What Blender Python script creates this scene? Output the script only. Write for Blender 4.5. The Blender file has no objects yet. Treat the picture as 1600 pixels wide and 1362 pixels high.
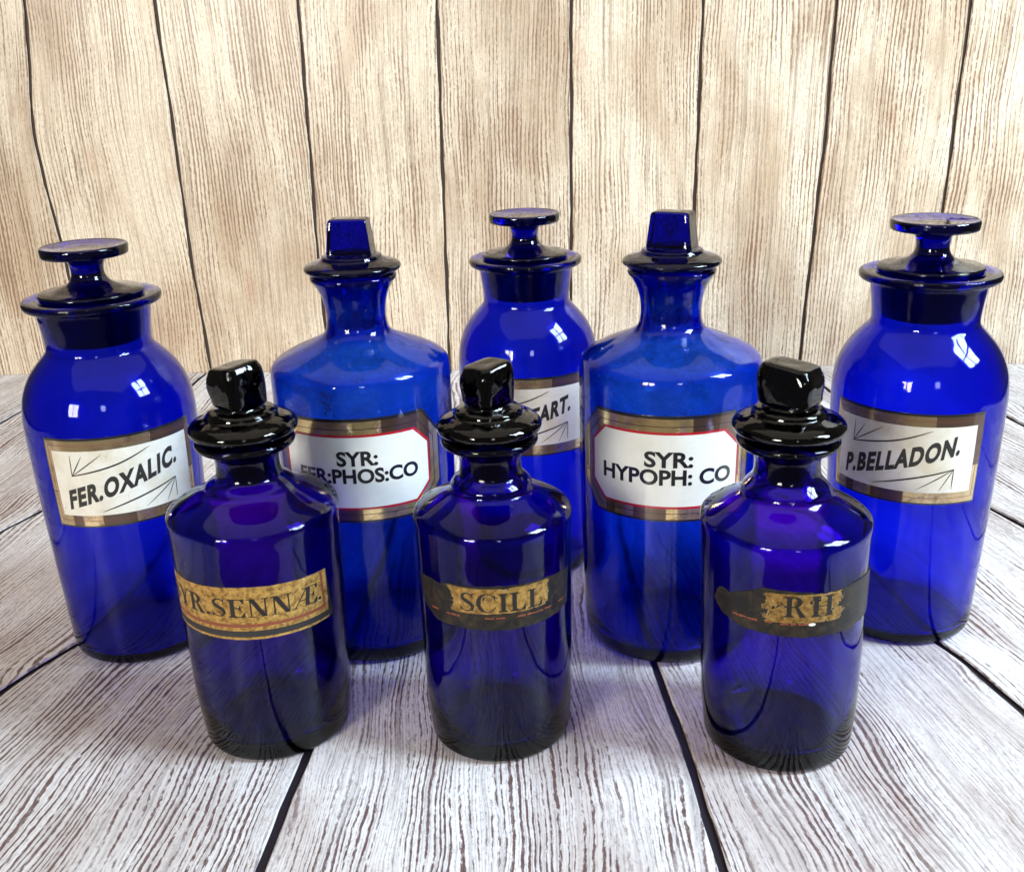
import bpy, bmesh, math, random
from mathutils import Vector, Matrix
random.seed(7)
S = bpy.context.scene
COL = S.collection
R = math.radians

# ------------------------------------------------------------------ camera
F_PX, CAM_H, PITCH, ROLL = 1650.0, 0.33, R(20), R(1.9)
cam = bpy.data.cameras.new('camera')
cam.sensor_fit = 'HORIZONTAL'; cam.sensor_width = 36.0
cam.lens = F_PX / 1600.0 * 36.0
cam.clip_start = 0.01; cam.clip_end = 60
camo = bpy.data.objects.new('camera', cam); COL.objects.link(camo)
fw = Vector((0, math.cos(PITCH), -math.sin(PITCH)))
rt = Vector((1, 0, 0)); up = rt.cross(fw)
r2 = rt * math.cos(ROLL) - up * math.sin(ROLL)
u2 = rt * math.sin(ROLL) + up * math.cos(ROLL)
camo.matrix_world = Matrix(((r2.x, u2.x, -fw.x, 0), (r2.y, u2.y, -fw.y, 0), (r2.z, u2.z, -fw.z, CAM_H), (0, 0, 0, 1)))
S.camera = camo

# ------------------------------------------------------------------ light: an indoor room, daylight through windows
S.view_settings.view_transform = 'Standard'
S.view_settings.look = 'None'
S.view_settings.exposure = 0.47
S.view_settings.gamma = 1.0
w = bpy.data.worlds.new('World'); S.world = w; w.use_nodes = True
bg = w.node_tree.nodes['Background']
bg.inputs[0].default_value = (1.0, 0.93, 0.85, 1); bg.inputs[1].default_value = 0.07

def area(name, loc, target, sx, sy, radiance, color):
    l = bpy.data.lights.new(name, 'AREA'); l.shape = 'RECTANGLE'; l.size = sx; l.size_y = sy
    l.energy = radiance * math.pi * sx * sy; l.color = color
    o = bpy.data.objects.new(name, l); COL.objects.link(o)
    d = Vector(target) - Vector(loc)
    o.location = loc; o.rotation_euler = d.to_track_quat('-Z', 'Y').to_euler()
    return o

def window(name, centre, target, wd, ht, nx, ny, gap, radiance, color):
    """daylight window: one rectangular lamp per pane, glazing bars between them"""
    c = Vector(centre); n = (Vector(target) - c).normalized()
    ux = Vector((0, 0, 1)).cross(n).normalized(); uy = n.cross(ux)
    pw, ph = (wd - gap * (nx - 1)) / nx, (ht - gap * (ny - 1)) / ny
    for i in range(nx):
        for j in range(ny):
            p = c + ux * (-wd / 2 + pw / 2 + i * (pw + gap)) + uy * (-ht / 2 + ph / 2 + j * (ph + gap))
            area(name, p, p + n, pw, ph, radiance, color)

TGT = (0, 0.6, 0.12)
window('window_light', (1.22, 0.17, 1.14), TGT, 0.52, 0.68, 2, 2, 0.045, 43.0, (0.66, 0.83, 1.0))
window('window_light', (-1.42, -1.60, 0.78), TGT, 0.60, 0.80, 2, 1, 0.05, 31.0, (1.0, 0.94, 0.84))
window('window_light', (0.35, -2.3, 1.1), TGT, 0.30, 0.50, 1, 1, 0.05, 11.0, (0.86, 0.93, 1.0))
area('ceiling_light', (0, 0.1, 2.2), (0, 0.1, 0), 3.2, 3.2, 0.46, (1.0, 0.90, 0.76))

S.cycles.max_bounces = 20; S.cycles.transmission_bounces = 20; S.cycles.glossy_bounces = 6
S.cycles.diffuse_bounces = 4; S.cycles.transparent_max_bounces = 12
S.cycles.sample_clamp_indirect = 40.0
S.cycles.caustics_reflective = True; S.cycles.caustics_refractive = True
S.cycles.blur_glossy = 0.3
S.cycles.use_denoising = True

# ------------------------------------------------------------------ node helpers
def new_mat(name):
    m = bpy.data.materials.new(name); m.use_nodes = True
    nt = m.node_tree
    for n in list(nt.nodes):
        if n.type not in ('OUTPUT_MATERIAL', 'BSDF_PRINCIPLED'): nt.nodes.remove(n)
    return m, nt, nt.nodes['Principled BSDF'], nt.nodes['Material Output']

class NB:
    def __init__(s, nt): s.nt = nt
    def _set(s, sock, v):
        if isinstance(v, bpy.types.NodeSocket): s.nt.links.new(v, sock)
        elif v is not None: sock.default_value = v
    def math(s, op, a, b=None, c=None, clamp=False):
        n = s.nt.nodes.new('ShaderNodeMath'); n.operation = op; n.use_clamp = clamp
        s._set(n.inputs[0], a); s._set(n.inputs[1], b)
        if c is not None: s._set(n.inputs[2], c)
        return n.outputs[0]
    def noise(s, vec, scale, detail=3, rough=0.55, dist=0.0, dims='3D'):
        n = s.nt.nodes.new('ShaderNodeTexNoise'); n.noise_dimensions = dims
        s._set(n.inputs['Vector'], vec); n.inputs['Scale'].default_value = scale
        n.inputs['Detail'].default_value = detail; n.inputs['Roughness'].default_value = rough
        n.inputs['Distortion'].default_value = dist
        return n.outputs['Fac']
    def vec(s, x, y, z=0.0):
        n = s.nt.nodes.new('ShaderNodeCombineXYZ')
        s._set(n.inputs[0], x); s._set(n.inputs[1], y); s._set(n.inputs[2], z); return n.outputs[0]
    def sep(s, v):
        n = s.nt.nodes.new('ShaderNodeSeparateXYZ'); s._set(n.inputs[0], v); return n.outputs
    def ss(s, v, lo, hi):
        n = s.nt.nodes.new('ShaderNodeMapRange'); n.interpolation_type = 'SMOOTHSTEP'
        s._set(n.inputs['Value'], v)
        if lo <= hi:
            n.inputs['From Min'].default_value = lo; n.inputs['From Max'].default_value = hi
            n.inputs['To Min'].default_value = 0; n.inputs['To Max'].default_value = 1
        else:
            n.inputs['From Min'].default_value = hi; n.inputs['From Max'].default_value = lo
            n.inputs['To Min'].default_value = 1; n.inputs['To Max'].default_value = 0
        return n.outputs['Result']
    def mix(s, f, a, b, mode='MIX'):
        n = s.nt.nodes.new('ShaderNodeMix'); n.data_type = 'RGBA'; n.blend_type = mode
        s._set(n.inputs[0], f)
        for i, v in ((6, a), (7, b)):
            if isinstance(v, tuple) and len(v) == 3: v = (*v, 1)
            s._set(n.inputs[i], v)
        return n.outputs[2]
    def uv(s):
        return s.nt.nodes.new('ShaderNodeTexCoord').outputs['UV']
    def obj(s):
        return s.nt.nodes.new('ShaderNodeTexCoord').outputs['Object']
    def bump(s, h, strength, dist):
        n = s.nt.nodes.new('ShaderNodeBump'); n.inputs['Strength'].default_value = strength
        n.inputs['Distance'].default_value = dist; s._set(n.inputs['Height'], h); return n.outputs[0]

# ------------------------------------------------------------------ materials
def wood(name, light_a, light_b, grain, contrast, fine, rough, freq=235.0, warp=1.0):
    """printed weathered board; UV = metres across / along the plank"""
    m, nt, bs, out = new_mat(name); N = NB(nt)
    u, v, _ = N.sep(N.uv())
    rnd = nt.nodes.new('ShaderNodeObjectInfo').outputs['Random']
    off = N.math('MULTIPLY', rnd, 37.0)
    # slow bending of the grain, cathedral figures and knots
    w1 = N.noise(N.vec(N.math('MULTIPLY', u, 9), N.math('MULTIPLY_ADD', v, 3.2, off), off), 1.0, 2)
    w2 = N.noise(N.vec(N.math('MULTIPLY', u, 40), N.math('MULTIPLY_ADD', v, 16, off), off), 1.0, 2)
    uw = N.math('ADD', u, N.math('MULTIPLY', N.math('SUBTRACT', w1, 0.5), 0.055 * warp))
    uw = N.math('ADD', uw, N.math('MULTIPLY', N.math('SUBTRACT', w2, 0.5), 0.0065 * warp))
    ph = N.math('MULTIPLY', uw, freq * 6.2832)
    fm = N.noise(N.vec(N.math('MULTIPLY', uw, 55), N.math('MULTIPLY', v, 1.2), off), 1.0, 2)
    ph = N.math('ADD', ph, N.math('MULTIPLY', fm, 26.0 * warp))
    sn = N.math('MULTIPLY_ADD', N.math('SINE', ph), 0.5, 0.5)
    # broken, porous lines
    pore = N.noise(N.vec(N.math('MULTIPLY', uw, 900), N.math('MULTIPLY', v, 190), off), 1.0, 3, 0.7)
    amp = N.noise(N.vec(N.math('MULTIPLY', uw, 60), N.math('MULTIPLY', v, 7), off), 1.0, 3, 0.6)
    ln = N.math('ADD', N.math('MULTIPLY', sn, 0.62), N.math('MULTIPLY', N.math('SUBTRACT', pore, 0.5), 1.0))
    ln = N.math('ADD', ln, N.math('MULTIPLY', N.math('SUBTRACT', amp, 0.5), 0.95))
    line = N.ss(ln, 0.41, 0.60)
    line = N.math('MULTIPLY', line, N.ss(amp, 0.28, 0.52))
    zone = N.noise(N.vec(N.math('MULTIPLY', u, 13), N.math('MULTIPLY_ADD', v, 5, off), 3.3), 1.0, 3, 0.6)
    line = N.math('MULTIPLY', line, N.math('ADD', 0.30, N.ss(zone, 0.36, 0.58)), clamp=True)
    line = N.math('MULTIPLY', line, N.math('ADD', 0.55, N.math('MULTIPLY', pore, 0.8)), clamp=True)
    # fine dark hairs and specks
    hair = N.noise(N.vec(N.math('MULTIPLY', uw, 420), N.math('MULTIPLY', v, 7), off), 1.0, 4, 0.7)
    hair = N.ss(hair, 0.46, 0.70)
    speck = N.ss(N.noise(N.vec(N.math('MULTIPLY', u, 520), N.math('MULTIPLY', v, 330), off), 1.0, 3, 0.7), 0.52, 0.75)
    patch = N.noise(N.vec(N.math('MULTIPLY', u, 16), N.math('MULTIPLY', v, 7), off), 1.0, 4, 0.6)
    base = N.mix(N.ss(patch, 0.36, 0.70), light_a, light_b)
    dark = tuple(c * 0.5 for c in light_b)
    base = N.mix(N.math('MULTIPLY', hair, fine), base, dark)
    base = N.mix(N.math('MULTIPLY', speck, fine * 1.1, clamp=True), base, tuple(0.45 * c + 0.9 * g for c, g in zip(light_b, grain)))
    stain = N.math('MULTIPLY', N.ss(N.noise(N.vec(N.math('MULTIPLY', uw, 30), N.math('MULTIPLY', v, 11), off), 1.0, 4, 0.65), 0.60, 0.78), 0.55 * contrast)
    base = N.mix(stain, base, tuple(g * 2.6 for g in grain))
    # a second, finer set of lines between the main ones
    ph2 = N.math('MULTIPLY', ph, 2.13)
    fine_l = N.math('ADD', N.math('MULTIPLY_ADD', N.math('SINE', ph2), 0.31, 0.31), N.math('MULTIPLY', N.math('SUBTRACT', pore, 0.5), 1.3))
    fine_l = N.math('MULTIPLY', N.ss(fine_l, 0.40, 0.72), 0.55 * contrast)
    base = N.mix(fine_l, base, tuple(0.30 * c + 0.7 * g for c, g in zip(light_b, grain)))
    tone = N.math('MULTIPLY_ADD', rnd, 0.16, 0.86)
    base = N.mix(1.0, base, N.vec(tone, N.math('MULTIPLY', tone, 0.995), N.math('MULTIPLY', tone, 0.985)), 'MULTIPLY')
    col = N.mix(N.math('MULTIPLY', line, contrast, clamp=True), base, grain)
    nt.links.new(col, bs.inputs['Base Color'])
    bs.inputs['Roughness'].default_value = rough
    bs.inputs['Specular IOR Level'].default_value = 0.45
    nt.links.new(N.bump(N.math('SUBTRACT', hair, line), 0.12, 0.0004), bs.inputs['Normal'])
    return m

M_FLOOR = wood('whitewashed_board', (0.84, 0.815, 0.81), (0.60, 0.53, 0.50), (0.100, 0.048, 0.040), 0.95, 0.62, 0.42, 300.0)
M_WALL = wood('tan_board', (0.88, 0.755, 0.575), (0.61, 0.46, 0.31), (0.20, 0.10, 0.055), 0.85, 0.72, 0.31, 250.0, 0.5)

def simple(name, col, rough, metal=0.0, coat=0.0):
    m, nt, bs, out = new_mat(name)
    bs.inputs['Base Color'].default_value = (*col, 1); bs.inputs['Roughness'].default_value = rough
    bs.inputs['Metallic'].default_value = metal; bs.inputs['Coat Weight'].default_value = coat
    bs.inputs['Coat Roughness'].default_value = 0.04
    return m

M_SEAM = simple('brown_seam', (0.045, 0.026, 0.017), 0.6)
M_GAP = simple('dark_gap', (0.018, 0.012, 0.016), 0.5)

def glass(name, sig, wav=0.0, wscale=60.0, fine=0.0, haze=0.0, ior=1.5, pits=0.0, film=0.0):
    m, nt, bs, out = new_mat(name); N = NB(nt)
    bs.inputs['Base Color'].default_value = (1, 1, 1, 1)
    bs.inputs['Transmission Weight'].default_value = 1.0
    bs.inputs['Roughness'].default_value = 0.0; bs.inputs['IOR'].default_value = ior
    d = max(sig)
    va = nt.nodes.new('ShaderNodeVolumeAbsorption')
    va.inputs['Color'].default_value = (*[1 - s / d for s in sig], 1); va.inputs['Density'].default_value = d
    nt.links.new(va.outputs[0], out.inputs['Volume'])
    if haze > 0:      # the inside wall carries a thin bloom of residue
        at = nt.nodes.new('ShaderNodeAttribute'); at.attribute_name = 'haze'
        nt.links.new(N.math('MULTIPLY', at.outputs['Fac'], haze), bs.inputs['Roughness'])
    if wav > 0:
        o = N.obj()
        h = N.noise(o, wscale, 2, 0.5)
        h2 = N.noise(o, wscale * 5, 2, 0.5)
        hh = N.math('ADD', h, N.math('MULTIPLY', h2, fine))
        if pits > 0:      # seeds and scratches of hand-blown glass
            vo = nt.nodes.new('ShaderNodeTexVoronoi'); vo.inputs['Scale'].default_value = 75.0
            nt.links.new(o, vo.inputs['Vector'])
            hh = N.math('ADD', hh, N.math('MULTIPLY', N.ss(vo.outputs['Distance'], 0.10, 0.0), pits))
        nt.links.new(N.bump(hh, 1.0, wav), bs.inputs['Normal'])
    if film > 0:      # pale dried residue clinging to the inside of the shoulder
        z = N.sep(N.obj())[2]
        f = N.math('MULTIPLY', N.ss(z, 0.142, 0.156), N.ss(N.noise(N.obj(), 34.0, 4, 0.65), 0.30, 0.62))
        f = N.math('MULTIPLY', N.math('MULTIPLY', f, at.outputs['Fac']), film)
        df = nt.nodes.new('ShaderNodeBsdfDiffuse'); df.inputs['Color'].default_value = (0.62, 0.66, 0.66, 1)
        mx = nt.nodes.new('ShaderNodeMixShader')
        nt.links.new(f, mx.inputs[0]); nt.links.new(bs.outputs[0], mx.inputs[1]); nt.links.new(df.outputs[0], mx.inputs[2])
        nt.links.new(mx.outputs[0], out.inputs['Surface'])
    return m

M_JAR = glass('cobalt_jar_glass', (1000, 800, 50), 0.0007, 26, 0.012, 0.18, ior=1.34, pits=0.10)
M_SYR = glass('cobalt_syrup_glass', (760, 400, 44), 0.0009, 26, 0.015, 0.12, ior=1.38, film=0.6, pits=0.12)
M_OLD = glass('old_dark_cobalt_glass', (520, 1150, 118), 0.0006, 24, 0.010, 0.10, ior=1.36, pits=0.16)
M_JARSTOP = glass('cobalt_stopper_glass', (560, 640, 72), 0.0004, 60, 0.02, 0.35, ior=1.44)
M_OLDSTOP = glass('near_black_stopper_glass', (600, 900, 260), 0.0014, 55, 0.08, 0.35, ior=1.48)

def enamel(name, clean, aged, amt, crack=False):
    m, nt, bs, out = new_mat(name); N = NB(nt)
    uv = N.uv()
    a = N.ss(N.noise(uv, 5.0, 4, 0.6), 0.40, 0.70)
    c = N.mix(N.math('MULTIPLY', a, amt), clean, aged)
    if crack:
        vo = nt.nodes.new('ShaderNodeTexVoronoi'); vo.feature = 'DISTANCE_TO_EDGE'
        dn = N.noise(uv, 14.0, 3)
        vo.inputs['Scale'].default_value = 7.0
        mp = nt.nodes.new('ShaderNodeVectorMath'); mp.operation = 'ADD'
        nt.links.new(uv, mp.inputs[0])
        nt.links.new(N.vec(N.math('MULTIPLY', dn, 0.12), N.math('MULTIPLY', dn, 0.1)), mp.inputs[1])
        nt.links.new(mp.outputs[0], vo.inputs['Vector'])
        cr = N.ss(vo.outputs['Distance'], 0.014, 0.0)
        cr = N.math('MULTIPLY', cr, N.ss(N.noise(uv, 3.5, 2), 0.48, 0.62))
        c = N.mix(N.math('MULTIPLY', cr, 0.5), c, (0.30, 0.27, 0.22))
    sp = N.ss(N.noise(uv, 60.0, 2), 0.70, 0.78)
    c = N.mix(N.math('MULTIPLY', sp, 0.5), c, (0.35, 0.27, 0.18))
    nt.links.new(c, bs.inputs['Base Color'])
    bs.inputs['Roughness'].default_value = 0.35
    bs.inputs['Coat Weight'].default_value = 1.0; bs.inputs['Coat Roughness'].default_value = 0.03
    return m

M_WHITE = enamel('white_enamel', (0.76, 0.78, 0.74), (0.66, 0.68, 0.62), 0.6)
M_CREAM = enamel('aged_cream_enamel', (0.76, 0.74, 0.66), (0.62, 0.56, 0.42), 0.8, True)

def gold(name, base, tarnish_refl, amt, rough=0.16, block=1.0):
    m, nt, bs, out = new_mat(name); N = NB(nt)
    uv = N.uv()
    t = N.ss(N.noise(uv, 9.0, 5, 0.7), 0.45, 0.72)
    u, v, _ = N.sep(uv)
    refl_bands = N.ss(N.noise(N.vec(N.math('MULTIPLY', u, 6.5), N.math('MULTIPLY', N.ss(v, 1.12, 1.14), 3.0), 4.7), 1.0, 0), 0.545, 0.56)  # hard-edged dark bands: mirror reflections painted into the gilt, besides the tarnish
    t = N.math('MAXIMUM', N.math('MULTIPLY', t, 0.8), N.math('MULTIPLY', refl_bands, block))
    nt.links.new(N.mix(N.math('MULTIPLY', t, amt), base, tarnish_refl), bs.inputs['Base Color'])
    bs.inputs['Metallic'].default_value = 0.8
    nt.links.new(N.math('MULTIPLY_ADD', t, 0.2, rough), bs.inputs['Roughness'])
    nt.links.new(N.bump(N.noise(uv, 40.0, 3), 0.15, 0.0002), bs.inputs['Normal'])
    bs.inputs['Coat Weight'].default_value = 1.0; bs.inputs['Coat Roughness'].default_value = 0.04
    return m
M_GOLD = gold('gold_foil', (0.86, 0.63, 0.29), (0.14, 0.08, 0.06), 0.95, 0.12)
M_GOLDJ = gold('tarnished_gold_foil', (0.62, 0.46, 0.25), (0.12, 0.07, 0.055), 0.95, 0.2)
M_BLACK = simple('black_enamel_and_shade', (0.012, 0.012, 0.014), 0.3, 0, 1.0)  # lettering and lines; also the painted recess shadow round the labels
M_RED = simple('red_enamel', (0.42, 0.010, 0.018), 0.3, 0, 1.0)
M_INK = simple('faded_black_ink', (0.022, 0.020, 0.019), 0.55)
M_INK2 = simple('worn_black_ink', (0.012, 0.010, 0.009), 0.5)
M_REDP = simple('brick_red_paint', (0.22, 0.055, 0.025), 0.5)

def paper(name, s0, s1, z0, z1, wear, seed, loss, tone=1.0):
    """gilt paper label; UV in decimetres (arc, height). gold field s0..s1, z0..z1 with black frame, wear eats the gold"""
    m, nt, bs, out = new_mat(name); N = NB(nt)
    uv = N.uv(); u, v, _ = N.sep(uv)
    sv = N.vec(u, v, seed)
    n1 = N.noise(sv, 15.0, 5, 0.68, 0.6)
    n2 = N.noise(sv, 34.0, 5, 0.72, 0.4)
    e = 0.02 if wear < 1 else 0.055
    box = N.math('MULTIPLY', N.math('MULTIPLY', N.ss(u, s0 - e, s0 + e), N.ss(u, s1 + e, s1 - e)),
                 N.math('MULTIPLY', N.ss(v, z0 - 0.006, z0 + 0.004), N.ss(v, z1 + 0.004, z1 - 0.006)))
    keep = N.math('ADD', N.math('MULTIPLY', box, 1.0), N.math('MULTIPLY', N.math('SUBTRACT', N.math('MULTIPLY_ADD', n1, 0.55, N.math('MULTIPLY', n2, 0.45)) if wear > 1 else n1, 0.5), wear))
    keep = N.ss(keep, loss, loss + 0.10)
    gcol = N.mix(N.ss(n2, 0.35, 0.7), tuple(tone * c for c in (0.50, 0.30, 0.080)), (0.13 * tone, 0.062 * tone, 0.018 * tone))
    gcol = N.mix(N.ss(n1, 0.60, 0.72), gcol, tuple(tone * c for c in (0.62, 0.47, 0.20)))
    dark = N.mix(N.ss(n1, 0.4, 0.7), (0.013, 0.012, 0.012), (0.045, 0.032, 0.020))
    # brittle pale edges where gilding has flaked
    edge = N.math('MULTIPLY', N.ss(keep, 0.15, 0.5), N.ss(keep, 0.95, 0.6))
    c = N.mix(keep, dark, gcol)
    c = N.mix(N.math('MULTIPLY', edge, 0.7 if wear > 0.6 else 0.1), c, (0.55, 0.42, 0.20))
    nt.links.new(c, bs.inputs['Base Color'])
    nt.links.new(N.math('MULTIPLY', keep, 0.15), bs.inputs['Metallic'])
    bs.inputs['Roughness'].default_value = 0.42; bs.inputs['Specular IOR Level'].default_value = 0.25
    nt.links.new(N.bump(N.math('ADD', n2, N.math('MULTIPLY', keep, 0.5)), 0.35, 0.0003), bs.inputs['Normal'])
    return m

# ------------------------------------------------------------------ object helpers
def link(name, me, mat=None, parent=None, smooth=True):
    o = bpy.data.objects.new(name, me); COL.objects.link(o)
    if mat: me.materials.append(mat)
    if parent: o.parent = parent
    if smooth and len(me.polygons): me.polygons.foreach_set('use_smooth', [True] * len(me.polygons))
    return o

def from_bm(name, bm, mat, parent, sharp=None):
    me = bpy.data.meshes.new(name); bm.to_mesh(me); bm.free()
    o = link(name, me, mat, parent)
    if sharp: me.set_sharp_from_angle(angle=R(sharp))
    return o

def catmull(pts, n):
    """dense smooth curve through points"""
    out = []
    P = [pts[0]] + list(pts) + [pts[-1]]
    for i in range(1, len(P) - 2):
        p0, p1, p2, p3 = P[i - 1], P[i], P[i + 1], P[i + 2]
        for k in range(n):
            t = k / n
            out.append(tuple(0.5 * ((2 * b) + (-a + c) * t + (2 * a - 5 * b + 4 * c - d) * t * t + (-a + 3 * b - 3 * c + d) * t ** 3)
                             for a, b, c, d in zip(p0, p1, p2, p3)))
    out.append(tuple(pts[-1]))
    return out

def lathe(profile, seg=128, split=None, ground=None, shear=(0, 0), wob=0.0, seed=0):
    """profile: list of (z mm, r mm); first and last with r=0 close the surface"""
    bm = bmesh.new(); rings = []; hz = bm.faces.layers.float.new('haze')
    rs = random.Random(seed); ph = [rs.uniform(0, 6.28) for _ in range(3)]
    for z, r in profile:
        cx, cy = shear[0] * z, shear[1] * z
        if r <= 1e-6:
            rings.append([bm.verts.new(((cx) / 1000, cy / 1000, z / 1000))]); continue
        ring = []
        for i in range(seg):
            a = 2 * math.pi * i / seg
            rr = r * (1 + wob * (0.6 * math.sin(2 * a + ph[0] + z * 0.013) + 0.4 * math.sin(3 * a + ph[1] - z * 0.02)))
            ring.append(bm.verts.new(((rr * math.cos(a) + cx) / 1000, (rr * math.sin(a) + cy) / 1000, z / 1000)))
        rings.append(ring)
    for ri, (A, B) in enumerate(zip(rings, rings[1:])):
        nf = len(bm.faces)
        if len(A) == 1 and len(B) == 1: continue
        if len(A) == 1:
            for i in range(seg): bm.faces.new((A[0], B[(i + 1) % seg], B[i]))
        elif len(B) == 1:
            for i in range(seg): bm.faces.new((A[i], A[(i + 1) % seg], B[0]))
        else:
            for i in range(seg): bm.faces.new((A[i], A[(i + 1) % seg], B[(i + 1) % seg], B[i]))
        if split is not None and ri >= split:
            bm.faces.ensure_lookup_table()
            for q in range(nf, len(bm.faces)): bm.faces[q][hz] = 1.0
    if ground is not None:
        for f in bm.faces:
            if max(v.co.z for v in f.verts) < ground / 1000: f[hz] = 1.0
    bmesh.ops.recalc_face_normals(bm, faces=bm.faces)
    return bm

def loft(secs, seg=128, ground=None, tilt=(0, 0), rot=0.0, shear=(0, 0), lean=(0, 0, 0), rough=0.0, seed=0):
    """secs: (z, a, b, n) superellipse sections in mm; closed top and bottom (a=0)"""
    bm = bmesh.new(); rings = []; hz = bm.faces.layers.float.new('haze')
    rs = random.Random(seed); ph = [rs.uniform(0, 6.28) for _ in range(4)]
    for z, a, b, n in secs:
        cx = shear[0] * z + (z - lean[2]) * lean[0] * (1 if z > lean[2] else 0)
        cy = shear[1] * z + (z - lean[2]) * lean[1] * (1 if z > lean[2] else 0)
        if a <= 1e-6:
            rings.append([bm.verts.new((cx / 1000, cy / 1000, z / 1000))]); continue
        ring = []
        for i in range(seg):
            t = 2 * math.pi * i / seg
            c, s = math.cos(t), math.sin(t)
            rr = 1.0 / ((abs(c / a) ** n + abs(s / b) ** n) ** (1 / n))
            if n > 2.2: rr *= 1 + rough * (math.sin(3 * t + ph[0] + z * .3) * .5 + math.sin(5 * t + ph[1] - z * .5) * .3 + math.sin(2 * t + ph[2] + z * .2) * .6)
            x, y = rr * math.cos(t + rot), rr * math.sin(t + rot)
            zz = z + (tilt[0] * x + tilt[1] * y) * max(0, min(1, (z - 178) / 14)) if z > 178 else z
            ring.append(bm.verts.new(((x + cx) / 1000, (y + cy) / 1000, zz / 1000)))
        rings.append(ring)
    for A, B in zip(rings, rings[1:]):
        if len(A) == 1:
            for i in range(seg): bm.faces.new((A[0], B[(i + 1) % seg], B[i]))
        elif len(B) == 1:
            for i in range(seg): bm.faces.new((A[i], A[(i + 1) % seg], B[0]))
        else:
            for i in range(seg): bm.faces.new((A[i], A[(i + 1) % seg], B[(i + 1) % seg], B[i]))
    if ground is not None:
        for f in bm.faces:
            if max(v.co.z for v in f.verts) < ground / 1000: f[hz] = 1.0
    bmesh.ops.recalc_face_normals(bm, faces=bm.faces)
    return bm

def vessel(outer, inner, seg, wob, seed, mat, parent, shear=(0, 0)):
    """hollow blown vessel: clear outside, faintly hazed inside"""
    prof = shell(outer, inner)
    return from_bm('glass_body', lathe(prof, seg, split=3 + len(dense(outer)) + 1, wob=wob, seed=seed, shear=shear), mat, parent)

# ------------------------------------------------------------------ floor and wall
def interp(pts, t):
    """pts sorted by first value: (t, x)"""
    if t <= pts[0][0]:
        (a, x0), (b, x1) = pts[0], pts[1]
    elif t >= pts[-1][0]:
        (a, x0), (b, x1) = pts[-2], pts[-1]
    else:
        for (a, x0), (b, x1) in zip(pts, pts[1:]):
            if a <= t <= b: break
    return x0 + (x1 - x0) * (t - a) / (b - a)

def smooth_curve(pts, t, h):
    return sum(interp(pts, t + h * k) * wt for k, wt in ((-1, .2), (-.5, .2), (0, .2), (.5, .2), (1, .2)))

W0, WSL = 1.1226, -0.0789            # wall plane: y = W0 + WSL * x
def wall_y(x): return W0 + WSL * x

FL = [  # joints between the floor boards, (y, x) in metres from the near end to the wall
    [(-.3, -.98), (.5, -.90), (1.18, -.80)],
    [(-.3, -.80), (.5, -.72), (1.16, -.62)],
    [(-.3, -.66), (.3, -.62), (.6, -.56), (.9, -.52), (1.16, -.483)],
    [(-.3, -.56), (.3, -.49), (.6, -.42), (.733, -.391), (.773, -.373), (1.15, -.343)],
    [(-.3, -.37), (.3, -.345), (.45, -.315), (.514, -.293), (.540, -.282), (.567, -.266), (.623, -.257), (.722, -.255), (.9, -.235), (1.14, -.202)],
    [(-.3, -.13), (.2, -.122), (.366, -.116), (.404, -.113), (.446, -.109), (.7, -.09), (1.12, -.067)],
    [(-.3, .10), (.2, .088), (.357, .084), (.436, .082), (.474, .080), (.518, .077), (.7, .071), (1.11, .066)],
    [(-.3, .33), (.2, .298), (.36, .28), (.464, .261), (.494, .254), (.517, .250), (.535, .242), (.7, .226), (1.1, .195)],
    [(-.3, .50), (.3, .435), (.5, .40), (.685, .364), (.72, .352), (.8, .34), (1.09, .313)],
    [(-.3, .66), (.5, .55), (.7, .50), (.9, .458), (1.08, .443)],
    [(-.3, .80), (.5, .70), (1.07, .58)],
    [(-.3, .95), (.5, .86), (1.05, .74)],
]
WL = [  # joints between the wall boards, (z, x)
    [(0, -.80), (.8, -.80)], [(0, -.62), (.4, -.60), (.8, -.60)],
    [(0, -.483), (.148, -.484), (.210, -.492), (.270, -.494), (.394, -.478), (.8, -.47)],
    [(0, -.337), (.132, -.343), (.266, -.343), (.39, -.345), (.8, -.345)],
    [(0, -.201), (.129, -.203), (.230, -.201), (.385, -.199), (.8, -.20)],
    [(0, -.067), (.092, -.065), (.226, -.063), (.380, -.060), (.8, -.058)],
    [(0, .066), (.124, .069), (.375, .072), (.8, .073)],
    [(0, .195), (.188, .197), (.371, .200), (.8, .204)],
    [(0, .313), (.106, .318), (.248, .325), (.367, .327), (.8, .330)],
    [(0, .443), (.214, .449), (.287, .451), (.362, .453), (.8, .456)],
    [(0, .575), (.8, .585)], [(0, .71), (.8, .72)],
]
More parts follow.
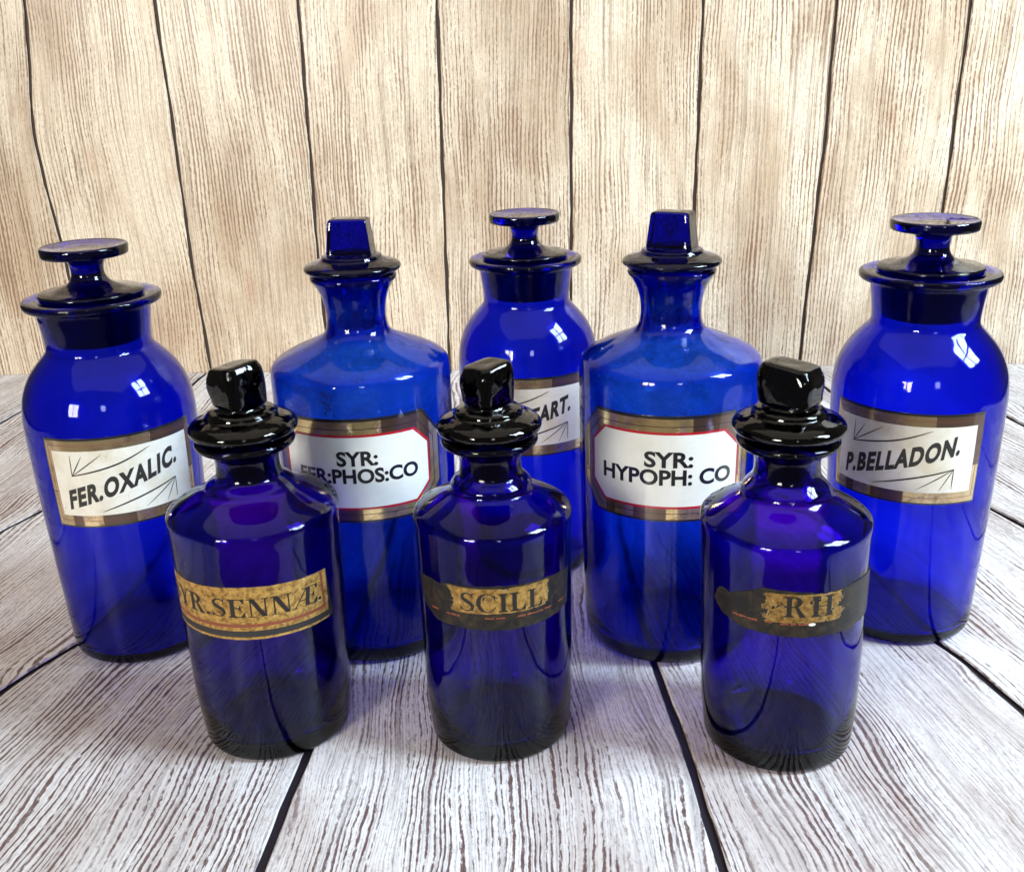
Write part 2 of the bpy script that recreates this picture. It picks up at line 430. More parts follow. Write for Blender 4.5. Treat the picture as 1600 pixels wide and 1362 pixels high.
def plank(left, right, t0, t1, n, place, mat, parent, seed, hs, wob, slope=1.0, gap=None, seam=None):
    GAP = gap or .0021
    rs = random.Random(seed)
    p1, p2, p3 = (rs.uniform(0, 6.28) for _ in range(3))
    bm = bmesh.new(); uvl = bm.loops.layers.uv.new('UVMap')
    rows = []
    def wig(t, s):
        return wob * (math.sin(t * 55 + p1 + s) + 0.7 * math.sin(t * 131 + p2 + 2 * s) + .4 * math.sin(t * 263 + p3))
    for i in range(n + 1):
        t = t0 + (t1 - t0) * i / n
        ga = GAP * min(2.6, math.hypot(1, (smooth_curve(left, t + .01, hs) - smooth_curve(left, t - .01, hs)) / .02 * slope))
        gb = GAP * min(2.6, math.hypot(1, (smooth_curve(right, t + .01, hs) - smooth_curve(right, t - .01, hs)) / .02 * slope))
        a = smooth_curve(left, t, hs) + ga + wig(t, 0); b = smooth_curve(right, t, hs) - gb + wig(t, 2.1)
        mid = (a + b) / 2
        row = []
        for x, h in ((a - .0002, -.0030), (a, -.0009), (a + .0008, 0), (mid, 0), (b - .0008, 0), (b, -.0009), (b + .0002, -.0030)):
            row.append((bm.verts.new(place(x, t, h)), (x - mid, t)))
        rows.append(row)
    for A, B in zip(rows, rows[1:]):
        for k in range(6):
            q = (A[k], A[k + 1], B[k + 1], B[k])
            f = bm.faces.new([v for v, _ in q])
            for lp, (_, uv) in zip(f.loops, q): lp[uvl].uv = uv
            if k in (0, 5): f.material_index = 1
    bmesh.ops.recalc_face_normals(bm, faces=bm.faces)
    o = from_bm('plank', bm, mat, parent, 30); o.data.materials.append(seam or M_GAP); return o

def sheet(name, quad, mat):
    me = bpy.data.meshes.new(name); me.from_pydata(quad, [], [(0, 1, 2, 3)]); me.update()
    o = link(name, me, mat, None, False); o['kind'] = 'structure'; return o

floor = sheet('floor', [(-1.0, .284, -.0024), (.97, .284, -.0024), (.97, 1.2, -.0024), (-1.0, 1.2, -.0024)], M_GAP)
wall = sheet('wall', [(-.84, wall_y(-.84) + .0024, -.004), (.75, wall_y(.75) + .0024, -.004), (.75, wall_y(.75) + .0024, .80), (-.84, wall_y(-.84) + .0024, .80)], M_SEAM)
wn = Vector((-WSL, 1, 0)).normalized()      # away from the camera

Y0 = .285      # front end of the boards
def place_floor(x, t, h):
    return Vector((x, Y0 + (wall_y(x) - Y0 - .001) * t, h))
for i, (a, b) in enumerate(zip(FL, FL[1:])):
    # along-board parameter: t in 0..1 to meet the slanted wall, joints tabulated in metres
    fa = [((y - Y0) / (wall_y(x) - Y0), x) for y, x in a]; fb = [((y - Y0) / (wall_y(x) - Y0), x) for y, x in b]
    n = 110
    pl = plank(fa, fb, 0.0, 1.0, n, place_floor, M_FLOOR, floor, 11 + i, 0.012, 0.00022, 1.2)
    for l in pl.data.uv_layers[0].data: l.uv = (l.uv[0], l.uv[1] * .84)
for i, (a, b) in enumerate(zip(WL, WL[1:])):
    def place_wall(x, t, h):
        return Vector((x, wall_y(x), t)) - wn * h
    plank(a, b, -.003, .8, 60, place_wall, M_WALL, wall, 71 + i, 0.02, 0.00042, 1.0, .00155, M_SEAM)

# ------------------------------------------------------------------ glyphs
def text_polys(txt, bold=0.0, spacing=1.0):
    cu = bpy.data.curves.new('t', 'FONT'); cu.body = txt; cu.offset = bold; cu.size = 1.0
    cu.space_character = spacing; cu.resolution_u = 4
    o = bpy.data.objects.new('t', cu); COL.objects.link(o)
    dg = bpy.context.evaluated_depsgraph_get(); me = bpy.data.meshes.new_from_object(o.evaluated_get(dg))
    vs = [(v.co.x, v.co.y) for v in me.vertices]; fs = [tuple(p.vertices) for p in me.polygons]
    bpy.data.objects.remove(o); bpy.data.curves.remove(cu); bpy.data.meshes.remove(me)
    return vs, fs

def fit(vs, s0, z0, width, height, slope=0.0, italic=0.0):
    x0 = min(v[0] for v in vs); x1 = max(v[0] for v in vs); y1 = max(v[1] for v in vs); y0 = 0.0
    out = []
    for x, y in vs:
        h = (y - y0) / (y1 - y0) * height
        s = (x - x0) / (x1 - x0) * width
        out.append((s0 + s + h * italic, z0 + h + s * slope))
    return out

def stroke(pts):
    """pts: (x, y, w) -> strip polygon pieces"""
    L = []; Rr = []
    for i, (x, y, wd) in enumerate(pts):
        a = pts[max(i - 1, 0)]; b = pts[min(i + 1, len(pts) - 1)]
        dx, dy = b[0] - a[0], b[1] - a[1]; d = math.hypot(dx, dy) or 1
        nx, ny = -dy / d, dx / d
        L.append((x + nx * wd / 2, y + ny * wd / 2)); Rr.append((x - nx * wd / 2, y - ny * wd / 2))
    return [[L[i], L[i + 1], Rr[i + 1], Rr[i]] for i in range(len(pts) - 1)]
def box(x0, x1, y0, y1): return [[(x0, y0), (x1, y0), (x1, y1), (x0, y1)]]
def slab(x, w, y0=0.0, y1=1.0): return box(x - w / 2, x + w / 2, y0, y1)
TH, HR, SF = 0.185, 0.045, 0.045
def serif(x, half, top=True, bot=True):
    p = []
    if bot: p += box(x - half, x + half, 0, SF) + [[(x - TH / 2, SF + .05), (x - half, SF), (x + half, SF), (x + TH / 2, SF + .05)]]
    if top: p += box(x - half, x + half, 1 - SF, 1) + [[(x - half, 1 - SF), (x - TH / 2, 1 - SF - .05), (x + TH / 2, 1 - SF - .05), (x + half, 1 - SF)]]
    return p
def earm(x0, x1):
    return (box(x0, x1, 0, HR) + [[(x1 - .16, HR), (x1, 0), (x1 + .03, .28), (x1, .28)]] +
            box(x0, x1 - .03, 1 - HR, 1) + [[(x1 - .16, 1 - HR), (x1 - .03, .75), (x1, .75), (x1, 1)]] +
            box(x0, x1 - .16, .5 - HR / 2, .5 + HR / 2) + [[(x1 - .25, .5), (x1 - .18, .36), (x1 - .15, .36), (x1 - .15, .64), (x1 - .18, .64)]])
def arc(cx, cy, rx, ry, a0, a1, n, wf):
    out = []
    for i in range(n + 1):
        a = a0 + (a1 - a0) * i / n; out.append((cx + rx * math.cos(a), cy + ry * math.sin(a), wf(a)))
    return out
def glyph(ch):
    if ch == 'I': return slab(.22, TH) + serif(.22, .2), .44
    if ch == 'L': return slab(.2, TH) + serif(.2, .19) + box(.2, .68, 0, HR) + [[(.5, HR), (.68, 0), (.71, .30), (.68, .30)]], .74
    if ch == 'E': return slab(.2, TH) + serif(.2, .19) + earm(.2, .70), .76
    if ch == 'H': return slab(.2, TH) + serif(.2, .19) + slab(.74, TH) + serif(.74, .19) + box(.2, .74, .48, .48 + HR), .94
    if ch == 'N': return slab(.16, HR + .01) + serif(.16, .14, True, True)[:1] + box(.0, .2, 1 - SF, 1) + [[(.10, 1), (.32, 1), (.80, 0), (.60, 0)]] + slab(.76, HR + .01) + box(.62, .90, 1 - SF, 1), .92
    if ch == 'Y': return [[(.02, 1), (.23, 1), (.50, .45), (.36, .40)]] + [[(.72, 1), (.77, 1), (.50, .42), (.44, .46)]] + slab(.44, TH, 0, .46) + serif(.44, .19, False, True) + box(-.04, .33, 1 - SF, 1) + box(.62, .88, 1 - SF, 1), .86
    if ch == 'R':
        bowl = stroke(arc(.34, .745, .24, .232, math.pi / 2, -math.pi / 2, 14, lambda a: HR + (TH - HR) * max(0, math.cos(a)) ** 1.3))
        return slab(.2, TH) + serif(.2, .19) + box(.2, .35, 1 - HR, 1) + box(.2, .35, .49, .49 + HR) + bowl + [[(.40, .52), (.54, .50), (.80, .05), (.60, .0)]] + box(.60, .86, 0, SF), .88
    if ch == 'C':
        c = stroke(arc(.46, .5, .38, .49, R(42), R(318), 26, lambda a: HR + (TH - HR) * max(0, -math.cos(a)) ** 1.2))
        return c + [[(.72, .86), (.80, .96), (.80, .66), (.77, .66)]] + [[(.74, .17), (.82, .24), (.80, .30)]], .86
    if ch == 'S':
        pts = catmull([(.60, .84, .05), (.50, .95, .055), (.34, .97, .07), (.17, .86, .12), (.17, .70, .16), (.34, .55, .19), (.52, .42, .18), (.60, .25, .14), (.50, .08, .08), (.32, .03, .055), (.15, .09, .05), (.07, .19, .045)], 4)
        return stroke(pts) + [[(.58, .98), (.62, .98), (.62, .68), (.58, .78)]] + [[(.05, .02), (.09, .02), (.09, .22), (.05, .34)]], .72
    if ch == 'Æ':
        return [[(.0, 0), (.05, 0), (.58, 1), (.52, 1)]] + box(.22, .62, .34, .34 + HR) + slab(.62, TH) + box(.42, 1.08, 1 - HR, 1) + earm(.62, 1.10) + box(-.10, .16, 0, SF) + box(.46, .80, 0, SF), 1.14
    if ch == '.':
        return [[(.10 + .085 * math.cos(2 * math.pi * k / 14), .085 + .085 * math.sin(2 * math.pi * k / 14)) for k in range(14)]], .24
    return [], .3

def serif_text(txt, s0, z0, width, height, slope=0.0, track=0.06):
    polys = []; x = 0
    for ch in txt:
        if ch == '|': x += 0.42; continue
        g, adv = glyph(ch)
        if ch == 'Æ': g = [[(px + 0.10 * py, py) for px, py in p] for p in g]
        polys += [[(px + x, py) for px, py in p] for p in g]; x += adv + track
    k = width / (x - track)
    return [[(s0 + px * k, z0 + py * height + px * k * slope) for px, py in p] for p in polys]

# ------------------------------------------------------------------ labels wrapped on a bottle
class Wrap:
    """maps label coordinates (arc mm from azimuth az, height mm) on to the outside of a bottle"""
    def __init__(s, prof, az, rn, shear=(0, 0)):
        s.p = sorted([(z, r) for z, r in prof if 20 < z < 160]); s.az = az; s.rn = rn; s.sh = shear
    def rad(s, z):
        return interp(s.p, z)
    def pt(s, a, z, off):
        th = math.radians(s.az) + a / s.rn
        r = s.rad(z) + off
        return Vector(((r * math.sin(th) + s.sh[0] * z) / 1000, (-r * math.cos(th) + s.sh[1] * z) / 1000, z / 1000))
    def build(s, name, polys, off, mat, parent, faces=None, verts=None, stag=0.0, skirt=0.0):
        bm = bmesh.new()
        if verts is not None:
            vv = [bm.verts.new((x, y, off)) for x, y in verts]
            for f in faces:
                try: bm.faces.new([vv[i] for i in f])
                except ValueError: pass
        else:
            for k, p in enumerate(polys):
                vv = [bm.verts.new((x, y, off + stag * (k % 9))) for x, y in p]
                f = bm.faces.new(vv)
                if f.calc_area() < 1e-7: bm.faces.remove(f)
        bmesh.ops.triangulate(bm, faces=[f for f in bm.faces if len(f.verts) > 4])
        xs = [v.co.x for v in bm.verts]; ys = [v.co.y for v in bm.verts]
        x = math.ceil(min(xs) / 2.0) * 2.0
        while x < max(xs):
            bmesh.ops.bisect_plane(bm, geom=bm.verts[:] + bm.edges[:] + bm.faces[:], plane_co=(x, 0, 0), plane_no=(1, 0, 0)); x += 2.0
        y = math.ceil(min(ys) / 12.0) * 12.0
        while y < max(ys):
            bmesh.ops.bisect_plane(bm, geom=bm.verts[:] + bm.edges[:] + bm.faces[:], plane_co=(0, y, 0), plane_no=(0, 1, 0)); y += 12.0
        if skirt > 0:
            be = [e for e in bm.edges if len(e.link_faces) == 1]
            ex = bmesh.ops.extrude_edge_only(bm, edges=be)
            for v in ex['geom']:
                if isinstance(v, bmesh.types.BMVert): v.co.z -= skirt
        uvl = bm.loops.layers.uv.new('UVMap')
        for f in bm.faces:
            for lp in f.loops: lp[uvl].uv = (lp.vert.co.x / 100, lp.vert.co.y / 100)
        for v in bm.verts: v.co = s.pt(v.co.x, v.co.y, v.co.z)
        bmesh.ops.recalc_face_normals(bm, faces=bm.faces)
        for f in bm.faces:
            c = f.calc_center_median()
            if f.normal.x * c.x + f.normal.y * c.y < -1e-6: f.normal_flip()
        return from_bm(name, bm, mat, parent, 50)

def rect(a0, a1, z0, z1): return [(a0, z0), (a1, z0), (a1, z1), (a0, z1)]
def cham(a0, a1, z0, z1, ca, cz): return [(a0 + ca, z0), (a1 - ca, z0), (a1, z0 + cz), (a1, z1 - cz), (a1 - ca, z1), (a0 + ca, z1), (a0, z1 - cz), (a0, z0 + cz)]
def ring_polys(o, i):
    n = len(o); return [[o[k], o[(k + 1) % n], i[(k + 1) % n], i[k]] for k in range(n)]

def thing(name, label, cat, group, loc):
    o = bpy.data.objects.new(name, None); COL.objects.link(o)
    o.empty_display_size = 0.05; o.location = loc
    o['label'] = label; o['category'] = cat; o['group'] = group
    return o

# ------------------------------------------------------------------ bottle profiles (z, r) mm
def jar_outer(k=1.0):
    p = [(0, 36), (.4, 39.5), (1.6, 42.0), (4, 43.6), (9, 44.4), (20, 45), (60, 46.9), (92, 48.3), (120, 49.3), (140, 49.7), (149, 49.3), (157, 47.9), (164, 45.2),
         (170, 41.6), (175, 37.4), (178.6, 33.9), (181, 31.6), (183, 30.4), (186, 30.1), (192, 30.6), (200, 31.7), (204.5, 32.3), (205.6, 33.2), (206.1, 35.5), (206.5, 37.6), (207.5, 38.8), (209.3, 39.2), (210.6, 38.7), (211.1, 37.2)]
    return [(z, r * k) for z, r in p]
JAR_IN = [(211.2, 31), (210.6, 29.4), (209, 28.6), (196, 27.9), (184, 27.0), (181, 28.2), (177, 32.2), (172, 36.8), (166, 41.0), (159, 44.2), (150, 46.2), (140, 46.7), (120, 46.3), (92, 45.4), (60, 44), (20, 42), (9.5, 40.8), (6, 38), (4.6, 31), (4.8, 15)]
JAR_STOP = [(186, 0), (186, 23.5), (188, 25.2), (198, 26.4), (208.6, 27.2), (211.5, 27.6), (211.7, 29.0), (212.6, 29.5), (213.8, 29.0), (214.6, 25.6), (215.4, 20.5), (216.8, 15.2), (218.8, 11.6), (221.4, 9.8), (224.5, 9.1), (229, 9.9), (231.2, 12.2), (232.5, 16),
            (232.9, 21), (233.2, 23.4), (234, 24.2), (237.2, 24.5), (238.3, 24.1), (238.7, 23.2), (238.3, 20), (237.7, 12), (237.6, 0)]
SYR_OUT = [(0, 37), (.5, 41), (2, 44.6), (5, 46.4), (10, 47.2), (25, 47.8), (60, 49.0), (95, 49.9), (130, 50.2), (158, 50.2), (165, 50.0), (168.6, 49.4), (171, 48.0), (173, 45.4), (175.4, 41), (178.5, 34.5), (181.6, 27), (184, 21.8), (186, 19), (188.5, 17.4), (192, 16.6), (197, 16.4),
           (202, 16.9), (207, 18.2), (211, 20.0), (214, 21.9), (215.6, 23.2), (217, 23.7), (218.2, 23.2), (218.6, 21.8)]
SYR_IN = [(218.6, 15.8), (217.5, 14.6), (214, 14.0), (200, 13.2), (189, 12.6), (186, 13.6), (183, 18), (180, 25), (176.6, 33), (173.2, 40), (170.2, 44.4), (166, 46.6), (158, 47.5), (130, 46.9), (95, 46.1), (60, 44.9), (25, 43.5), (12, 42.0), (7.6, 39), (5.8, 32), (6.2, 16)]
def old_outer(rs, rb, zs, ks=1.0):
    q = zs - 122
    p = [(0, rb - 4.5), (.6, rb - 2.4), (2.4, rb - .6), (6, rb + .1), (14, rb + .8), (30, rb + (rs - rb) * .52), (70, rb + (rs - rb) * .74), (100, rb + (rs - rb) * .84), (114 + q, rb + (rs - rb) * .93), (119 + q, rs), (122 + q, rs), (124.2 + q, rs - 1.2),
         (126.6 + q, rs - 4.6), (130 + q * .8, rs - 11), (134 + q * .6, rs - 18), (137 + q * .4, rs * .45 + 2.2), (139.6 + q * .2, 17.6), (142, 16.3), (146, 15.7), (150, 15.8), (153, 16.8), (155, 19.8), (156.2, 22.8), (157.8, 24.4), (159.4, 24.4), (160.6, 23), (161, 20.5)]
    return [(z, r * (ks if z > 140.5 else 1)) for z, r in p]
def old_inner(rs, rb, zs):
    o = [(z, r) for z, r in old_outer(rs, rb, zs)]
    q = zs - 122
    return [(161, 13.5), (160, 12.2), (150, 11.6), (143, 11.4), (139.4, 12.4), (136.2 + q * .3, rs * .45 - 2.2), (132.4 + q * .6, rs - 19.5), (128.2 + q * .8, rs - 12.2), (124.4 + q, rs - 6.8), (121.4 + q, rs - 4.0), (117 + q, rs - 3.4), (100, rb + (rs - rb) * .84 - 3.3), (70, rb + (rs - rb) * .74 - 3.3), (30, rb + (rs - rb) * .52 - 3.5), (14, rb - 4.2), (7.0, rb - 8), (5.6, rb - 15), (6.6, rb - 25)]

def dense(prof, n=3): return catmull(prof, n)
def shell(outer, inner, n=3):
    o = dense(outer, n); i = dense(inner, n)
    return [(outer[0][0] + .9, 0), (outer[0][0] + .8, outer[0][1] * .6), (outer[0][0] + .15, outer[0][1] * .9)] + o + i + [(inner[-1][0] + .1, 0)]

JARS = 'wide-mouthed blue glass jars with disc stoppers'
SYRS = 'tall blue glass syrup bottles with square stoppers'
OLDS = 'small dark blue bottles in the front row'

def text_on(W, parent, txt, s0, z0, width, height, off, mat, slope=0, italic=0, bold=0.02, spacing=1.0, name='lettering'):
    vs, fs = text_polys(txt, bold, spacing)
    return W.build(name, None, off, mat, parent, faces=fs, verts=fit(vs, s0, z0, width, height, slope, italic))

def ray_strip(pts, w0):
    n = len(pts)
    P = catmull(pts, 6) if n > 2 else [tuple(a + (b - a) * k / 6 for a, b in zip(*pts)) for k in range(7)]
    m = len(P)
    return stroke([(x, y, max(.12, w0 * math.sin(math.pi * min(1, .12 + .86 * i / (m - 1))) ** .7)) for i, (x, y) in enumerate(P)])

def make_jar(txt, label, x, y, az, k, seed, txt_start=-38, txt_span=74):
    t = thing('apothecary_jar', label, 'jar', JARS, (x, y, 0))
    out = jar_outer(k)
    vessel(out, [(z, r * k) for z, r in JAR_IN], 144, .003, seed, M_JAR, t)
    st = catmull([(z, r * k) for z, r in JAR_STOP[1:]], 3); st = [(186, 0)] + st
    st[-1] = (st[-1][0], 0)
    from_bm('stopper', lathe(st, 128, ground=208), M_JARSTOP, t, 60)
    rn = 49.5 * k; W = Wrap(out, az, rn); d = 49.5 * (1.0 if k > .92 else .95) * math.pi / 180
    h = 49.5 * d
    lab = W.build('label', [rect(-h, h, 91.6, 143.6)], .55, M_BLACK, t, skirt=.65)  # black rim left showing, wider on top, paints the label recess's shadow
    W.build('gilt_border', ring_polys(rect(-h + .8, h - .8, 92.6, 142.4), rect(-h + 4.6, h - 4.6, 98.8, 136.6)), .70, M_GOLDJ, lab)
    pins = ring_polys(rect(-h + 2.5, h - 2.5, 95.4, 139.8), rect(-h + 2.75, h - 2.75, 95.65, 139.55))
    W.build('pinstripe', pins, .74, M_REDP, lab)
    W.build('white_panel', [rect(-h + 4.6, h - 4.6, 98.8, 136.6)], .76, M_CREAM, lab)
    text_on(W, lab, txt, txt_start * d, 103.0, txt_span * d - 2, 11.0, .84, M_INK, slope=.298, italic=.10, bold=.050, spacing=1.15)
    rays = []
    for pts, w0 in (([(-32.5, 122.4), (-31.8, 134.4)], .5), ([(-32.5, 122.4), (-24.5, 133.8)], .6), ([(-32.5, 122.4), (-12.5, 134.3)], .6), ([(-32.5, 122.4), (-5, 127.6), (16.5, 134.6)], .95),
                    ([(31.5, 112.4), (31.3, 100.6)], .5), ([(31.5, 112.4), (23.5, 99.9)], .5), ([(31.5, 112.4), (9.5, 100.3)], .6), ([(31.5, 112.4), (4, 106.2), (-17.5, 100.8)], .95)):
        rays += ray_strip([(a * d, z) for a, z in pts], w0)
    W.build('ray_ornament', rays, .82, M_INK, lab, stag=.006)
    return t

make_jar('FER.OXALIC.', 'tall blue jar with aged white label reading FER.OXALIC., left end of the back row', -.2291, .5763, 24.2, .942, 1)
make_jar('FER.POTART.', 'blue jar half hidden in the middle of the back row, label ending in OTART.', .0120, .6640, -2.0, .905, 2).scale = (1, 1, .987)
make_jar('P.BELLADON.', 'tall blue jar with aged white label reading P.BELLADON., right end of the back row', .2309, .5694, -27.3, .948, 3)

def make_syrup(lines, label, x, y, az, knob_az, seed, residue):
    t = thing('syrup_bottle', label, 'bottle', SYRS, (x, y, 0))
    vessel(SYR_OUT, SYR_IN, 144, .004, seed, M_SYR, t)
    circ = [(188, 8.6), (189, 10.2), (196, 11.2), (208, 12.2), (217, 13.0), (218.9, 14.6), (219.2, 19), (219.8, 23.4), (220.9, 25.8), (222.2, 26.5), (223.6, 25.9), (224.9, 23.4), (226.0, 19.6), (226.8, 17.2), (227.8, 16.6), (228.7, 16.0), (229.1, 14.4)]
    secs = [(188, 0, 0, 2)] + [(z, r, r, 2) for z, r in catmull(circ, 3)]
    secs += [(229.3, 12.9, 9.4, 4), (229.6, 12.5, 8.3, 9), (230.6, 12.3, 8.0, 16), (236, 11.7, 7.5, 18), (242, 11.0, 7.0, 18), (246.6, 10.5, 6.6, 18), (247.6, 10.3, 6.4, 15), (248.2, 9.8, 6.0, 12), (248.5, 9.0, 5.3, 9), (248.6, 5, 3, 5), (248.6, 0, 0, 2)]
    from_bm('stopper', loft(secs, 144, 217, (0, 0), R(knob_az)), M_JARSTOP, t, 50)
    rn = 50.2; W = Wrap(SYR_OUT, az, rn); d = rn * math.pi / 180
    h = 59 * d
    lab = W.build('label', [cham(-h, h, 92.0, 151.4, 13.5 * d, 15)], .55, M_BLACK, t, skirt=.65)  # rim outside the gilding is the recess shadow, painted black
    W.build('gilt_border', ring_polys(cham(-h + 1.3, h - 1.3, 93.3, 149.8, 13.2 * d, 14.3), cham(-49 * d, 49 * d, 99.6, 142.6, 10.5 * d, 9.5)), .72, M_GOLD, lab)
    W.build('pinstripe', ring_polys(cham(-53 * d, 53 * d, 96.6, 145.8, 11.6 * d, 11.5), cham(-52.6 * d, 52.6 * d, 96.95, 145.45, 11.5 * d, 11.4)), .75, M_BLACK, lab)
    W.build('red_border', ring_polys(cham(-49 * d, 49 * d, 99.6, 142.6, 10.5 * d, 9.5), cham(-47.6 * d, 47.6 * d, 100.9, 141.2, 10.1 * d, 9.0)), .78, M_RED, lab)
    W.build('white_panel', [cham(-47.6 * d, 47.6 * d, 100.9, 141.2, 10.1 * d, 9.0)], .77, M_WHITE, lab)
    for txt, a0, a1, z0, hh, sp in lines:
        text_on(W, lab, txt, a0 * d, z0, (a1 - a0) * d, hh, .86, M_BLACK, bold=.032, spacing=sp)
    if residue:
        rs = random.Random(4); polys = []
        for k in range(26):
            a = -14 * d + rs.gauss(0, 1.3); z = 152.5 + rs.random() * 15
            n = rs.randint(4, 7); pr = [(a, z)]
            for _ in range(n): pr.append((pr[-1][0] + rs.gauss(0, .55), pr[-1][1] + rs.uniform(-.2, .9)))
            pr = [p for p in pr if p[1] < 168]
            if len(pr) > 2: polys += stroke([(px, pz, rs.uniform(.10, .42)) for px, pz in pr])
        o = W.build('dried_residue', polys, .10, M_INK, t, stag=.01)
        o['label'] = 'dark branching crust of dried syrup on the shoulder'
    return t

make_syrup([('SYR:', -11, 14, 125.4, 8.1, 1.0), ('FER:PHOS:CO', -37.5, 39.5, 115.4, 8.1, 1.0)],
           'tall blue bottle with gilt and red bordered label reading SYR: FER:PHOS:CO', -.0841, .5746, 0, -5, 5, True)
make_syrup([('SYR:', -11, 18, 123.4, 8.6, 1.0), ('HYPOPH: CO', -39, 43, 113.4, 8.6, 1.0)],
           'tall blue bottle with gilt and red bordered label reading SYR: HYPOPH: CO', .0886, .5618, -12, -27, 6, False)

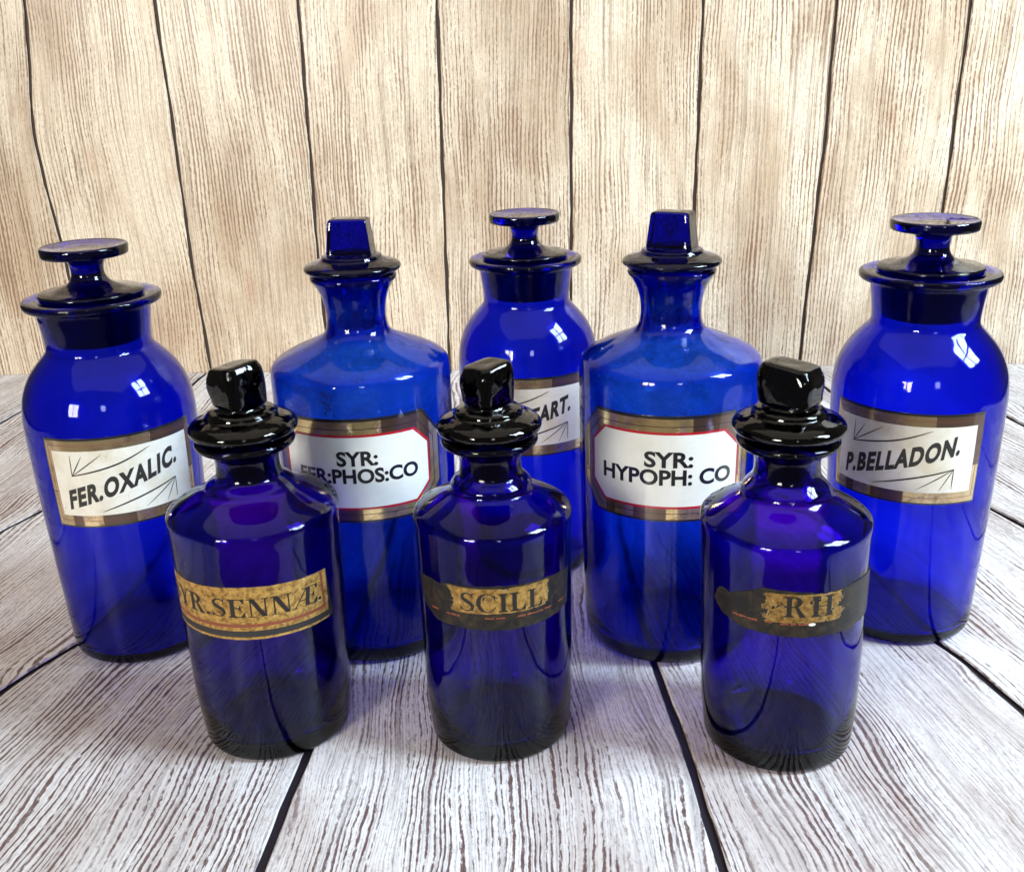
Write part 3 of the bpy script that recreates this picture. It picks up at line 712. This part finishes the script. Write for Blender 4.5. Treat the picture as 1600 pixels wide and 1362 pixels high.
def make_old(kind, label, x, y, rs_, rb, zs, knob, seed, shear=(0, 0), lean=(0, 0, 172), ks=1.0, tilt=(0, 0)):
    t = thing('dispensing_bottle', label, 'bottle', OLDS, (x, y, 0))
    out = old_outer(rs_, rb, zs, ks)
    vessel(out, old_inner(rs_, rb, zs), 144, .007, seed, M_OLD, t, shear)
    circ = [(137, 6.8), (138, 8.3), (144, 9.4), (152, 10.2), (159.5, 11.0), (161.4, 13), (161.7, 18), (162.2, 22.6), (163.4, 25.4), (165.4, 26.6), (167.4, 26.2), (169.2, 24.2), (170.6, 20.6), (171.4, 18.0), (172.2, 17.0), (173.2, 16.7), (174.2, 15.6), (174.9, 13.4)]
    a, b, rot, top = knob
    secs = [(137, 0, 0, 2)] + [(z, r * (ks if z > 160 else 1), r * (ks if z > 160 else 1), 2) for z, r in catmull(circ, 3)]
    kn = [(175.3, a * .80, b * .80, 2.6), (176.0, a * .86, b * .86, 3.6), (177.2, a * .96, b * .96, 5.0), (179.5, a, b, 4.4), (186, a * 1.03, b * 1.03, 4.8), (top - 5, a * 1.0, b * 1.0, 4.6), (top - 2.6, a * .93, b * .93, 4.4), (top - .8, a * .84, b * .84, 5.0), (top - .15, a * .68, b * .68, 4.2), (top - .05, a * .45, b * .45, 3.4), (top - .25, a * .2, b * .2, 2.6)]
    secs += catmull(kn, 3) + [(top - .3, 0, 0, 2)]
    from_bm('stopper', loft(secs, 144, 160, tilt, R(rot), shear=shear, lean=lean, rough=.02, seed=seed), M_OLDSTOP, t)
    rn = interp(sorted(out), 90); d = rn * math.pi / 180
    az = {'F': 4, 'G': 0, 'H': 0}[kind]
    W = Wrap(out, az, rn, shear)
    rr = random.Random(seed)
    def ragged(pts, amp, step=1.6):
        res = []
        for (a0, z0), (a1, z1) in zip(pts, pts[1:] + pts[:1]):
            n = max(1, int(math.hypot(a1 - a0, z1 - z0) / step))
            for k in range(n):
                res.append((a0 + (a1 - a0) * k / n + rr.gauss(0, amp), z0 + (z1 - z0) * k / n + rr.gauss(0, amp)))
        return res
    if kind == 'F':
        m = paper('gilt_paper_label', -2, .402, .70, 1.02, .28, 3.0, .25)
        lab = W.build('label', [ragged([(-68 * d, 73.4), (60 * d, 72.0), (62 * d, 73.0), (57.5 * d, 98.4), (-2 * d, 100.4), (-70 * d, 99.6)], .07)], .25, m, t, skirt=.3)
        W.build('red_line', stroke([(-68 * d, 80.6, 1.7), (-30 * d, 80.4, 1.6), (20 * d, 80.0, 1.7), (54.3 * d, 79.4, 1.6)]) + stroke([(53.6 * d, 79.0, 1.5), (52.4 * d, 98.2, 1.4)]), .33, M_REDP, lab, stag=.006)
        W.build('black_band', stroke([(-68 * d, 76.2, 3.2), (-30 * d, 76.0, 3.3), (20 * d, 75.4, 3.2), (60.4 * d, 74.6, 3.0)]), .31, M_INK, lab)
        polys = serif_text('SYR.SENNÆ.', -72 * d, 85.6, 124 * d, 9.6, -.018, .05)
        W.build('lettering', polys, .36, M_INK2, lab, stag=.008)
    elif kind == 'G':
        m = paper('flaked_gilt_label', -.235, .285, .856, .990, 2.7, 8.0, .74, .85)
        lab = W.build('label', [ragged([(-66 * d, 84), (-48 * d, 77.6), (0, 77.0), (44 * d, 77.4), (66 * d, 79), (68 * d, 97), (40 * d, 99.4), (0, 100), (-36 * d, 99.6), (-42 * d, 97.6), (-52 * d, 98.4), (-70 * d, 96.5)], .16)], .25, m, t, skirt=.3)
        W.build('lettering', serif_text('SCILL', -25.5 * d, 86.8, 62 * d, 9.6, -.01, .06), .36, M_INK2, lab, stag=.008)
        W.build('red_line', ragged_strip(rr, -52 * d, 56 * d, 83.4, 1.0, .62), .33, M_REDP, lab)
    else:
        m = paper('dark_flaked_label', -.195, .20, .848, .998, 3.0, 21.0, .74, .70)
        lab = W.build('label', [ragged([(-66 * d, 88), (-58 * d, 82.5), (-42 * d, 78.8), (-6 * d, 77.6), (40 * d, 77.6), (74 * d, 79), (76 * d, 99), (44 * d, 100.4), (14 * d, 99.2), (-8 * d, 101), (-27 * d, 101.4), (-32 * d, 98.6), (-44 * d, 96.8), (-50 * d, 94.0), (-60 * d, 95.0)], .22)], .25, m, t, skirt=.3)
        W.build('lettering', serif_text('RH', -13.5 * d, 88.0, 33.5 * d, 10.4, 0, .14), .36, M_INK2, lab, stag=.008)
        W.build('red_line', ragged_strip(rr, -48 * d, 40 * d, 84.4, 1.1, .5), .33, M_REDP, lab)
        W.build('bare_spot', [[(5.2 * d + 1.7 * math.cos(a * .5236), 84.2 + .8 * math.sin(a * .5236)) for a in range(12)]], .39, M_CREAM, lab)
    return t

def ragged_strip(rr, a0, a1, z, w0, keep):
    polys = []; a = a0
    while a < a1:
        l = rr.uniform(1.5, 5)
        if rr.random() < keep:
            polys += stroke([(a + l * k / 3, z + rr.gauss(0, .12), w0 * rr.uniform(.5, 1.1)) for k in range(4)])
        a += l + rr.uniform(.2, 1.2)
    return polys

make_old('F', 'small dark blue bottle with gilt paper label reading SYR.SENNÆ., left of the front row', -.1285, .4784, 41.5, 37.6, 123.5, (10.9, 10.5, 15.1 + 35 - 0, 196.5), 31, lean=(-.06, 0, 172), ks=.97, tilt=(.17, -.05))
make_old('G', 'small dark blue bottle with flaking gilt label reading SCILL, middle of the front row', -.0107, .469, 38.2, 35.8, 122, (10.3, 9.9, 1.3 + 40, 195.5), 32, ks=.935, tilt=(.13, .04))
make_old('H', 'small dark blue bottle with mostly blackened label reading RH, right of the front row', .1298, .4545, 40.0, 36.5, 120, (13.1, 10.8, -16 - 24, 195), 33, shear=(-.018, 0), ks=.965, tilt=(-.09, .03))
